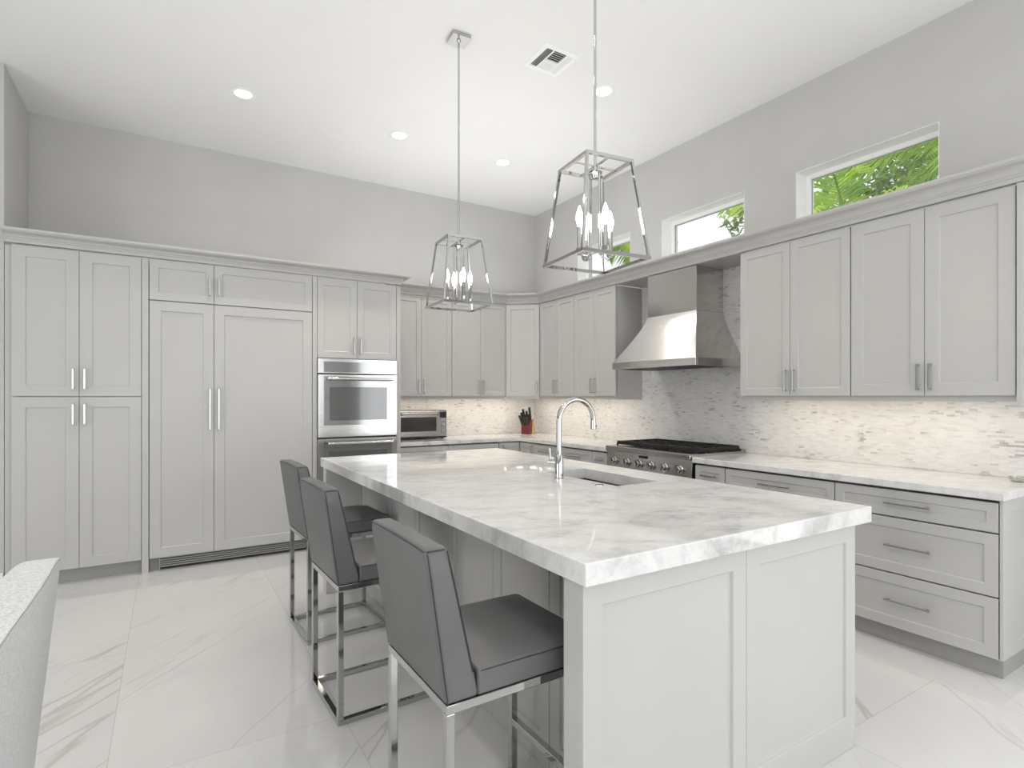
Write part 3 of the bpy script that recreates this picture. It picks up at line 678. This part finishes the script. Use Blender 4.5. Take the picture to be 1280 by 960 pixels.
tube(bm, [hc+hd*.015, hc+hd*.058], .0165, 18); tube(bm, [hc+hd*.046+Vector((0, 0, .01)), hc+hd*.052+Vector((0, 0, .075))], .0055, 10); part('lever', bm, M['chrome'], t, smooth=True)

# ------------------------------------------------------------------ bar stools
def make_stool(name, label, loc, rz):
    t = thing(name, loc, label, 'stool', 'grey leather bar stools along the island', rz)
    W, D = .215, .475     # half width, depth; local +x points to the island, rear at x=0
    s = .024; zt = .572
    fr = new(); fb = new()
    for y in (-W+s/2, W-s/2):
        bar(fb, (0, y, s/2), (D, y, s/2), s, s, (0, 0, 1)); bar(fr, (0, y, zt), (D, y, zt), s, s, (0, 0, 1))
    for x in (s/2, D-s/2):
        bar(fr, (x, -W+s, zt), (x, W-s, zt), s, s, (0, 0, 1))
    bar(fb, (s/2, -W+s, s/2), (s/2, W-s, s/2), s, s, (0, 0, 1)); bar(fb, (D-s/2, -W+s, s/2), (D-s/2, W-s, s/2), s, s, (0, 0, 1))
    part('base_frame', fb, M['chrome'], t, local=True, bevel=.002)
    part('seat_frame', fr, M['chrome'], t, local=True, bevel=.002)
    for x in (s/2, D-s/2):
        for y in (-W+s/2, W-s/2):
            bm = new(); bar(bm, (x, y, s), (x, y, zt-s/2), s); part('leg', bm, M['chrome'], t, local=True, bevel=.002)
    bm = new(); bar(bm, (D-s/2, -W+s, .205), (D-s/2, W-s, .205), s, s, (0, 0, 1)); part('footrest', bm, M['chrome'], t, local=True, bevel=.002)
    # seat cushion, gently domed
    bm = new(); x0, x1 = .09, D+.012; z0, z1 = zt+s/2+.001, .660; nx, ny = 10, 10
    def top(u, v):
        e = (1-(2*u-1)**4)*(1-(2*v-1)**4); return z1-.006+.024*e
    g = [[bm.verts.new((x0+(x1-x0)*i/nx, -W+2*W*j/ny, top(i/nx, j/ny))) for j in range(ny+1)] for i in range(nx+1)]
    for i in range(nx):
        for j in range(ny): bm.faces.new((g[i][j], g[i+1][j], g[i+1][j+1], g[i][j+1]))
    border = [g[i][0] for i in range(nx+1)]+[g[nx][j] for j in range(1, ny+1)]+[g[i][ny] for i in range(nx-1, -1, -1)]+[g[0][j] for j in range(ny-1, 0, -1)]
    low = [bm.verts.new((v.co.x, v.co.y, z0)) for v in border]; n = len(border)
    for k in range(n): bm.faces.new((border[k], border[(k+1) % n], low[(k+1) % n], low[k]))
    bm.faces.new(low[::-1])
    part('seat', bm, M['leather'], t, local=True, smooth=True, bevel=.008, seg=3, angle=50)
    # backrest: wedge leaning back
    bm = new(); zb, zt2 = z0, .990; rings = []; m_ = 12
    for k in range(m_+1):
        q = k/m_; z = zb+(zt2-zb)*q
        xb = -.002-.058*q; xf = .094-.090*q**1.05
        wy = W+.002
        if q > .90: c_ = (q-.90)/.10; wy -= .016*c_*c_
        rings.append([bm.verts.new(p) for p in ((xb, -wy, z), (xf, -wy, z), (xf+.0, 0, z+.003*q), (xf, wy, z), (xb, wy, z), (xb-.006*math.sin(PI*q), 0, z+.003*q))])
    for i in range(m_):
        for k in range(6): bm.faces.new((rings[i][k], rings[i][(k+1) % 6], rings[i+1][(k+1) % 6], rings[i+1][k]))
    bm.faces.new(rings[0][::-1]); bm.faces.new(rings[-1])
    bk = part('backrest', bm, M['leather'], t, local=True, smooth=True, bevel=.012, seg=4, angle=45)
    bm = new()
    for sy in (-1, 1):
        y = sy*(W+.0005)
        for off_f in (False, True):
            pts = []
            for k in range(m_+1):
                q = (.17+.805*k/m_) if off_f else k/m_*.975; z = zb+(zt2-zb)*q; xb = -.002-.058*q+.0045; xf = .094-.090*q**1.05-.006
                pts.append((xf if off_f else xb, y+sy*.0018, z))
            tube(bm, pts, .0018, 6)
    zz = zt2-.008
    tube(bm, [(-.057, -W+.012, zz), (-.061, 0, zz+.005), (-.057, W-.012, zz)], .0018, 6)
    for sy in (-1, 1): tube(bm, [(-.052, sy*(W-.008), zz), (-.002, sy*(W-.008), zz)], .0018, 6)
    part('piping', bm, M['piping'], bk, local=True, smooth=True)
    bm = new()
    for sy in (-1, 1): tube(bm, [(.098, sy*(W+.0012), z1-.010), (x1-.012, sy*(W+.0012), z1-.010)], .0016, 6)
    tube(bm, [(x1+.0012, -W+.01, z1-.010), (x1+.0012, W-.01, z1-.010)], .0016, 6)
    part('piping', bm, M['piping'], t, local=True, smooth=True)
    return t
st0 = make_stool('bar_stool', 'nearest grey leather bar stool, at the near corner of the island', (.598, 1.503, 0), math.radians(.6))
for (x, y, a, lab) in ((.590, 2.557, 2, 'middle one of the three grey leather bar stools at the island'), (.641, 3.413, 2.5, 'farthest grey leather bar stool, nearest the refrigerator')):
    c = copy_tree(st0); c.location = (x, y, 0); c.rotation_euler = (0, 0, math.radians(a)); c['label'] = lab

# ------------------------------------------------------------------ pendants
def make_pendant(name, label, loc, rz, ztop=2.392, zbot=1.957, A=.164, B=.113):
    t = thing(name, (loc[0], loc[1], zbot), label, 'pendant light', 'chrome lantern pendants over the island', rz)
    h = ztop-zbot; s = .0135; z0, z1 = 0, h; H = HC-zbot
    def sq(r, z, nm):
        bm = new(); p = [(-r, -r), (r, -r), (r, r), (-r, r)]
        for k in range(4):
            a, b_ = p[k], p[(k+1) % 4]; d = Vector((b_[0]-a[0], b_[1]-a[1], 0)).normalized()*s/2
            g_ = 1 if k % 2 == 0 else -1.001; bar(bm, (a[0]-d.x*g_, a[1]-d.y*g_, z), (b_[0]+d.x*g_, b_[1]+d.y*g_, z), s, s, (0, 0, 1))
        return bm
    bm = sq(A, z0+s/2, ''); part('bottom_frame', bm, M['chrome'], t, local=True)
    bm = sq(B, z1-s/2, '')
    bar(bm, (-B, 0, z1-s/2), (B, 0, z1-s/2), .010, .006, (0, 0, 1)); bar(bm, (0, -B, z1-s/2), (0, B, z1-s/2), .010, .006, (0, 0, 1))
    part('top_frame', bm, M['chrome'], t, local=True)
    for sx in (-1, 1):
        for sy in (-1, 1):
            bm = new(); bar(bm, (sx*A, sy*A, z0+s/2), (sx*B, sy*B, z1-s/2), .011, .011, (sx, 0, 0)); part('post', bm, M['chrome'], t, local=True)
    bm = new(); tube(bm, [(0, 0, z1-.05), (0, 0, H-.02)], .006, 12); part('rod', bm, M['chrome'], t, local=True, smooth=True)
    bm = new(); box(bm, -.062, -.062, H-.022, .062, .062, H-.001); cn = part('canopy', bm, M['chrome'], t, local=True, bevel=.002)
    bm = new(); lathe(bm, [(0, -.014), (.012, -.012), (.014, 0), (0, 0)], (0, 0, H-.022), n=16); part('canopy_nut', bm, M['chrome'], cn, local=True, smooth=True)
    bm = new(); lathe(bm, [(0, z1-.065), (.014, z1-.06), (.018, z1-.045), (.03, z1-.040), (.03, z1-.032), (.012, z1-.026), (.012, z1-.005), (0, z1)], n=20)
    part('hub', bm, M['chrome'], t, local=True, smooth=True)
    for sx, sy in ((-1, 0), (1, 0), (0, -1), (0, 1)):
        for _ in (0,):
            x, y = sx*.080, sy*.080; xi, yi = sx*.034, sy*.034; bm = new()
            tube(bm, [(xi, yi, z1-.042), (xi, yi, .045), (xi+sx*.006, yi+sy*.006, .032), (x-sx*.010, y-sy*.010, .030), (x, y, .036), (x, y, .05)], .0045, 10)
            ar = part('arm', bm, M['chrome'], t, local=True, smooth=True)
            bm = new(); lathe(bm, [(0, .028), (.008, .03), (.016, .040), (.017, .058), (.011, .060), (.011, .150), (0, .150)], (x, y, 0), n=18); part('candle_sleeve', bm, M['chrome'], ar, local=True, smooth=True)
            bm = new(); lathe(bm, [(0, .150), (.008, .151), (.011, .165), (.0155, .185), (.0145, .205), (.008, .228), (.003, .242), (0, .246)], (x, y, 0), n=16); part('bulb', bm, M['bulb'], t, local=True, smooth=True)
    return t
p0 = make_pendant('pendant_light', 'chrome lantern pendant farther away, its ceiling plate in view', (1.612, 3.276), -.07)
p1 = copy_tree(p0); p1.location.x, p1.location.y = 1.599, 1.895; p1.rotation_euler = (0, 0, -.12); p1['label'] = 'chrome lantern pendant nearer the camera, its rod running out of the picture'
for o in (p0, p1): light('pendant_bulb_glow', 'POINT', (o.location.x, o.location.y, 2.15), 7, (1, .88, .72), radius=.06)

# ------------------------------------------------------------------ ceiling
DL = [(0.49, 4.756, 'recessed round downlight farthest left, above the refrigerator'), (1.759, 4.778, 'recessed round downlight second from the left, above the oven tower'),
      (2.848, 4.785, 'recessed round downlight nearest the room corner'), (2.838, 3.268, 'recessed round downlight near the window wall, beside the nearer pendant rod'),
      (3.1, .3, None), (.45, 3.1, None), (.45, 1.5, None), (.9, -.4, None), (-1.6, 1.5, None), (2.8, -.4, None)]  # unlabelled ones: unseen beams without fixtures, added as fill light
d0 = None
for x, y, lab in DL:
    if lab:
        if d0 is None:
            d0 = thing('recessed_light', (x, y, HC), lab, 'ceiling light', 'recessed ceiling downlights')
            bm = new(); lathe(bm, [(.060, -.001), (.088, -.001), (.090, -.004), (.084, -.007), (.062, -.005), (.060, -.001)], n=36); part('trim_ring', bm, M['white'], d0, local=True, smooth=True)
            bm = new(); lathe(bm, [(0, -.0035), (.0615, -.0035), (.0615, -.002), (0, -.002)], n=36); part('lens', bm, M['lens'], d0, local=True)
        else:
            c = copy_tree(d0); c.location = (x, y, HC); c['label'] = lab
    light('downlight_and_fill_beam', 'AREA', (x, y, HC-.015), 6.0 if lab else 3.8, (1, .95, .88), (0, 0, 0), .12, shape='DISK', spread=math.radians(130))
# vent
VX0, VX1, VY0, VY1 = 2.128, 2.410, 3.016, 3.300
t = thing('ceiling_vent', ((VX0+VX1)/2, (VY0+VY1)/2, HC), 'square white ceiling air vent with three-way slats', 'vent')
bm = new(); f_ = .035; z0, z1 = HC-.008, HC-.0005
for q in ((VX0, VY0, VX1, VY0+f_), (VX0, VY1-f_, VX1, VY1), (VX0, VY0+f_, VX0+f_, VY1-f_), (VX1-f_, VY0+f_, VX1, VY1-f_)): box(bm, q[0], q[1], z0, q[2], q[3], z1)
part('frame', bm, M['white'], t, bevel=.002)
bm = new(); box(bm, VX0+f_, VY0+f_, HC-.0015, VX1-f_, VY1-f_, HC-.0005); part('duct_shade_sheet', bm, M['black'], t, 'black sheet for the shade in the duct')  # flat black sheet painted in for the shade behind the slats
ix0, ix1, iy0, iy1 = VX0+f_, VX1-f_, VY0+f_, VY1-f_; bm = new()
m1, m2 = ix0+.055, ix1-.050
for x in (m1, m2): box(bm, x-.003, iy0, HC-.012, x+.003, iy1, HC-.002)
def vslat(p, q, tilt, w_=.013): bar(bm, p, q, w_, .0015, tilt)
for k in range(4): vslat((ix0+.008+k*.0135, iy0, HC-.008), (ix0+.008+k*.0135, iy1, HC-.008), (-.75, 0, .65), .0065)
for k in range(4): vslat((m2+.008+k*.013, iy0, HC-.008), (m2+.008+k*.013, iy1, HC-.008), (.75, 0, .65))
ym = (iy0+iy1)/2; box(bm, m1, ym-.002, HC-.012, m2, ym+.002, HC-.002)
for k in range(5): vslat((m1, iy0+.012+k*.021, HC-.008), (m2, iy0+.012+k*.021, HC-.008), (0, -.75, .65), .008)
for k in range(6): vslat((m1, ym+.012+k*.0165, HC-.008), (m2, ym+.012+k*.0165, HC-.008), (0, .75, .65))
part('slats', bm, M['white'], t)

# ------------------------------------------------------------------ counter objects
# toaster oven
TX0, TX1, TY, TZ = 2.04, 2.622, 5.62, CT
t = thing('toaster_oven', ((TX0+TX1)/2, TY+.17, CT), 'stainless steel countertop toaster oven with dark window, beside the oven tower', 'toaster oven')
bm = new(); box(bm, TX0, TY, TZ+.022, TX1, TY+.34, TZ+.315); part('body', bm, M['steel_dark'], t, bevel=.012, seg=3)
bm = new()
for x in (TX0+.03, TX1-.05):
    for y in (TY+.02, TY+.29): lathe(bm, [(0, TZ), (.016, TZ), (.018, TZ+.023), (0, TZ+.023)], (x, y, 0), n=12)
box(bm, TX0+.005, TY+.004, TZ+.010, TX1-.005, TY+.32, TZ+.024); part('foot', bm, M['black'], t)
dx1 = TX1-.105
bm = new(); box(bm, TX0+.006, TY-.016, TZ+.05, dx1, TY-.001, TZ+.300); d = part('door', bm, M['steel_dark'], t, bevel=.004)
bm = new(); box(bm, TX0+.04, TY-.0185, TZ+.085, dx1-.03, TY-.0155, TZ+.238); part('door_window', bm, M['toaster_glass'], d, 'dark glass window')
bm = new(); tube(bm, [(TX0+.03, TY-.05, TZ+.276), (dx1-.02, TY-.05, TZ+.276)], .010, 12); hdl = part('handle', bm, M['steel'], d, smooth=True)
for x in (TX0+.035, dx1-.03):
    bm = new(); tube(bm, [(x, TY-.055, TZ+.274), (x, TY-.016, TZ+.274)], .016, 14); part('handle_end', bm, M['black'], d, 'black end cap', smooth=True)
bm = new()
for k in range(14): tube(bm, [(TX0+.045+k*.028, TY+.03-.05, TZ+.118), (TX0+.045+k*.028, TY-.0195, TZ+.119)], .001, 4)
bm.free()
bm = new(); box(bm, dx1+.018, TY-.004, TZ+.228, TX1-.012, TY-.0005, TZ+.292); part('display', bm, M['display'], t, 'black display')
for z in (TZ+.200,):
    bm = new(); box(bm, dx1+.022, TY-.008, z, TX1-.016, TY-.0005, z+.018); part('button', bm, M['nickel'], t)
for z in (TZ+.155, TZ+.090):
    bm = new(); lathe(bm, [(0, 0), (.022, 0), (.020, .022), (0, .023)], (dx1+.055, TY-.0005, z), (0, -1, 0), 20); part('knob', bm, M['nickel'], t, smooth=True)
# knife block
KB = Vector((3.80, 5.78, CT)); t = thing('knife_block', KB, 'red and tan wooden knife block full of black-handled knives in the counter corner', 'knife block', rz=-math.radians(57))
bm = new(); w_ = .055
pr_ = [(-.085, 0), (.060, 0), (.030, .165), (-.005, .175), (-.085, .100)]
va = [bm.verts.new((-w_, y, z)) for y, z in pr_]; vb = [bm.verts.new((w_, y, z)) for y, z in pr_]
bm.faces.new(va); bm.faces.new(vb[::-1])
for k in range(5): bm.faces.new((va[k], va[(k+1) % 5], vb[(k+1) % 5], vb[k]))
part('block', bm, M['red_wood'], t, local=True, bevel=.003)
bm = new()
pr2 = [(-.02, .0), (.067, 0), (.034, .190), (.010, .195)]
for s_ in (1,):
    va = [bm.verts.new((w_+.001, y, z)) for y, z in pr2]; vb = [bm.verts.new((w_+.012, y, z)) for y, z in pr2]
    bm.faces.new(va); bm.faces.new(vb[::-1])
    for k in range(4): bm.faces.new((va[k], va[(k+1) % 4], vb[(k+1) % 4], vb[k]))
part('side_board', bm, M['tan_wood'], t, 'tan side', local=True, bevel=.002)
kn = None; kd = Vector((0, -.60, .80)).normalized()
Rz = Matrix.Rotation(-math.radians(57), 3, 'Z')
for i, (x, q, ln, fan) in enumerate(((-.042, .12, .11, -.30), (-.036, .50, .12, -.20), (-.032, .9, .13, -.16), (-.008, .12, .08, -.05), (-.004, .52, .09, -.04), (.0, .93, .10, -.04), (.026, .12, .08, .02), (.030, .52, .09, .02), (.036, .96, .145, .02))):
    y = -.083+.078*q; z = .102+.074*q
    d_ = (kd*.55+Vector((fan, 0, .75))).normalized(); p = Vector((x, y, z)); P = KB+Rz@p
    o_ = thing('kitchen_knife', P, 'black-handled kitchen knife standing in the knife block', 'knife', 'kitchen knives in the knife block', rz=-math.radians(57))
    bm = new(); bar(bm, d_*.001, d_*(ln+.015), .018, .028, (1, 0, 0)); part('handle', bm, M['black'], o_, local=True, bevel=.004)
    bm = new(); bar(bm, d_*(ln+.0155), d_*(ln+.020), .015, .024, (1, 0, 0)); part('end_cap', bm, M['chrome'], o_, local=True, bevel=.002)
# little glass dish
bm = new(); lathe(bm, [(0, CT), (.032, CT), (.040, CT+.012), (.042, CT+.028), (.038, CT+.028), (.035, CT+.012), (.028, CT+.006), (0, CT+.005)], (3.885, 1.115, 0), n=28)
single('glass_dish', bm, M['dish_glass'], 'small clear glass dish at the far right of the counter', 'dish', smooth=True)

# ------------------------------------------------------------------ linen chair at the left edge
t = thing('dining_chair', (-.60, 1.76, 0), 'pale grey linen upholstered chair cut off by the left edge', 'chair')
bm = new(); y0, y1 = 1.36, 2.105; m_ = 16; zb, zt = .10, .900; ny = 10
rings = []
for k in range(m_+1):
    q = k/m_; z = zb+(zt-zb)*q; xo = -.350+.080*q; xi = -.455+.098*q; iny = .014*(1-q)
    fr_ = [(xo+.008*math.sin(PI*j/ny), y0+iny+(y1-y0-2*iny)*j/ny, j/ny) for j in range(ny+1)]
    bk_ = [(xi-.008*math.sin(PI*j/ny), y0+iny+(y1-y0-2*iny)*j/ny, j/ny) for j in range(ny, -1, -1)]
    rings.append([bm.verts.new((x, y, z+(q**8)*(.016*(1-(2*f_-1)**6)-.004))) for x, y, f_ in fr_+bk_])
n = len(rings[0])
for i in range(m_):
    for k in range(n): bm.faces.new((rings[i][k], rings[i][(k+1) % n], rings[i+1][(k+1) % n], rings[i+1][k]))
for rg, fl in ((rings[0], 1), (rings[-1], 0)):
    for j in range(ny): bm.faces.new((rg[j], rg[j+1], rg[n-2-j], rg[n-1-j]))
bk = part('backrest', bm, M['linen'], t, smooth=True, bevel=.009, seg=3, angle=60)
bm = new(); tube(bm, [(-.2720+.008*math.sin(PI*j/20), y0+.012+(y1-y0-.026)*j/20, zt+.012*(1-(2*j/20-1)**6)-.0062) for j in range(21)], .0022, 6)
part('seam', bm, M['toe'], bk, 'thin seam line')
bm = new(); box(bm, -1.0, y0+.02, .33, -.44, y1-.02, .48); part('seat', bm, M['linen'], t, bevel=.03, seg=4, smooth=True, angle=60)
for x in (-.96, -.42):
    for y in (y0+.06, y1-.06):
        bm = new(); hexa(bm, [(x-.014, y-.014, 0), (x+.014, y-.014, 0), (x+.014, y+.014, 0), (x-.014, y+.014, 0)], [(x-.022, y-.022, .345), (x+.022, y-.022, .345), (x+.022, y+.022, .345), (x-.022, y+.022, .345)])
        part('leg', bm, M['tan_wood'], t)

# ------------------------------------------------------------------ palms outside the clerestory windows
def frond(bm, c, az, el, ln, droop, nl=40, lw=.026, ll=.55):
    c = Vector(c); d = Vector((math.cos(az), math.sin(az), 0)); pts = []; p = c.copy(); e = el; st = ln/16
    for k in range(17):
        pts.append(p.copy()); p = p+(d*math.cos(e)+Vector((0, 0, math.sin(e))))*st; e -= droop/16
    tube(bm, pts, [.014*(1-k/18)+.002 for k in range(17)], 5)
    sd = Vector((-d.y, d.x, 0))
    for i in range(nl):
        f_ = .12+.88*i/(nl-1); q = f_*16; a = int(min(q, 15)); P = pts[a].lerp(pts[a+1], q-a); tan = (pts[a+1]-pts[a]).normalized()
        l = ll*(math.sin(PI*min(1, f_*.85+.12))**.7)*random.uniform(.85, 1.1)
        for s_ in (-1, 1):
            dirv = (sd*s_*.80+tan*.62+Vector((0, 0, -.12+random.uniform(-.12, .1)))).normalized(); nrm = dirv.cross(tan).normalized(); wv = tan*lw
            mid = P+dirv*l*.5; tip = P+dirv*l+Vector((0, 0, -l*.22))
            fold = nrm*.006
            v = [bm.verts.new(x) for x in (P-wv*.4, P+wv*.4, mid+wv*.6, tip, mid-wv*.6, mid+fold)]
            bm.faces.new((v[0], v[1], v[5])); bm.faces.new((v[1], v[2], v[5])); bm.faces.new((v[2], v[3], v[5])); bm.faces.new((v[3], v[4], v[5])); bm.faces.new((v[4], v[0], v[5]))
def palm(label, c, n, ln, az0, mat, el=(.1, 1.2), seed=1, ll=.55):
    random.seed(seed); t = thing('palm_tree', (c[0], c[1], -.12), label, 'palm tree', 'palms outside the high windows')
    bm = new(); pts = [(c[0]+.1*math.sin(z*.6), c[1], z) for z in [-.12+(c[2]+.12)*k/8 for k in range(9)]]; pts[-1] = tuple(c)
    tube(bm, pts, [.13-.005*k for k in range(9)], 12); part('trunk', bm, M['trunk'], t, smooth=True)
    for k in range(n):
        bm = new(); frond(bm, c, az0+2*PI*k/n+random.uniform(-.2, .2), random.uniform(*el), ln*random.uniform(.85, 1.1), random.uniform(1.2, 1.9), ll=ll)
        part('frond', bm, mat, t)
    return t
random.seed(5)
def tree(label, c, r, n, mat, seed, leaf=.10):
    random.seed(seed); t = thing('leafy_tree', (c[0], c[1], -.12), label, 'tree')
    bm = new(); tube(bm, [(c[0], c[1], -.12), (c[0]+.06, c[1]-.04, c[2]*.5), (c[0], c[1], c[2]-r*.2)], [.09, .07, .03], 10)
    for k in range(9):
        a = 2*PI*k/9; e = random.uniform(.1, 1.2); tube(bm, [(c[0], c[1], c[2]-r*.5), (c[0]+math.cos(a)*math.cos(e)*r*.8, c[1]+math.sin(a)*math.cos(e)*r*.8, c[2]-r*.5+math.sin(e)*r)], [.025, .006], 6)
    part('trunk', bm, M['trunk'], t, smooth=True); bm = new()
    for k in range(n):
        d = Vector((random.gauss(0, 1), random.gauss(0, 1), random.gauss(0, 1))).normalized()*r*random.random()**.4; p = Vector(c)+d
        a = Vector((random.gauss(0, 1), random.gauss(0, 1), random.gauss(-.6, .7))).normalized(); u, v_ = frame_at(a); L_ = leaf*random.uniform(.7, 1.3); W_ = L_*.24
        q = [bm.verts.new(x) for x in (p, p+a*L_*.35+u*W_, p+a*L_, p+a*L_*.35-u*W_, p+a*L_*.5+v_*W_*.35)]
        for i, j in ((0, 1), (1, 2), (2, 3), (3, 0)): bm.faces.new((q[i], q[j], q[4]))
    part('foliage', bm, mat, t); return t
palm('bright green palm close outside the right-hand high window', (6.5, 3.35, 3.15), 17, 1.5, .3, M['palm'], (.1, 1.35), 3, .5)
palm('taller palm rising behind the bright one in the right-hand high window', (7.9, 2.6, 4.3), 16, 1.7, .9, M['palm'], (-.3, 1.1), 5, .55)
tree('dense dark green tree filling the gaps behind the palms', (9.6, 4.0, 4.6), 1.5, 4200, M['palm_dark'], 21, .17)
tree('small-leaved tree at the right side of the middle high window', (7.0, 4.82, 4.0), .50, 520, M['palm_dark'], 9, .13)
palm('palm seen through the high window nearest the room corner', (7.2, 7.42, 4.35), 12, .8, .5, M['palm'], (-.4, 1.0), 11, .40)
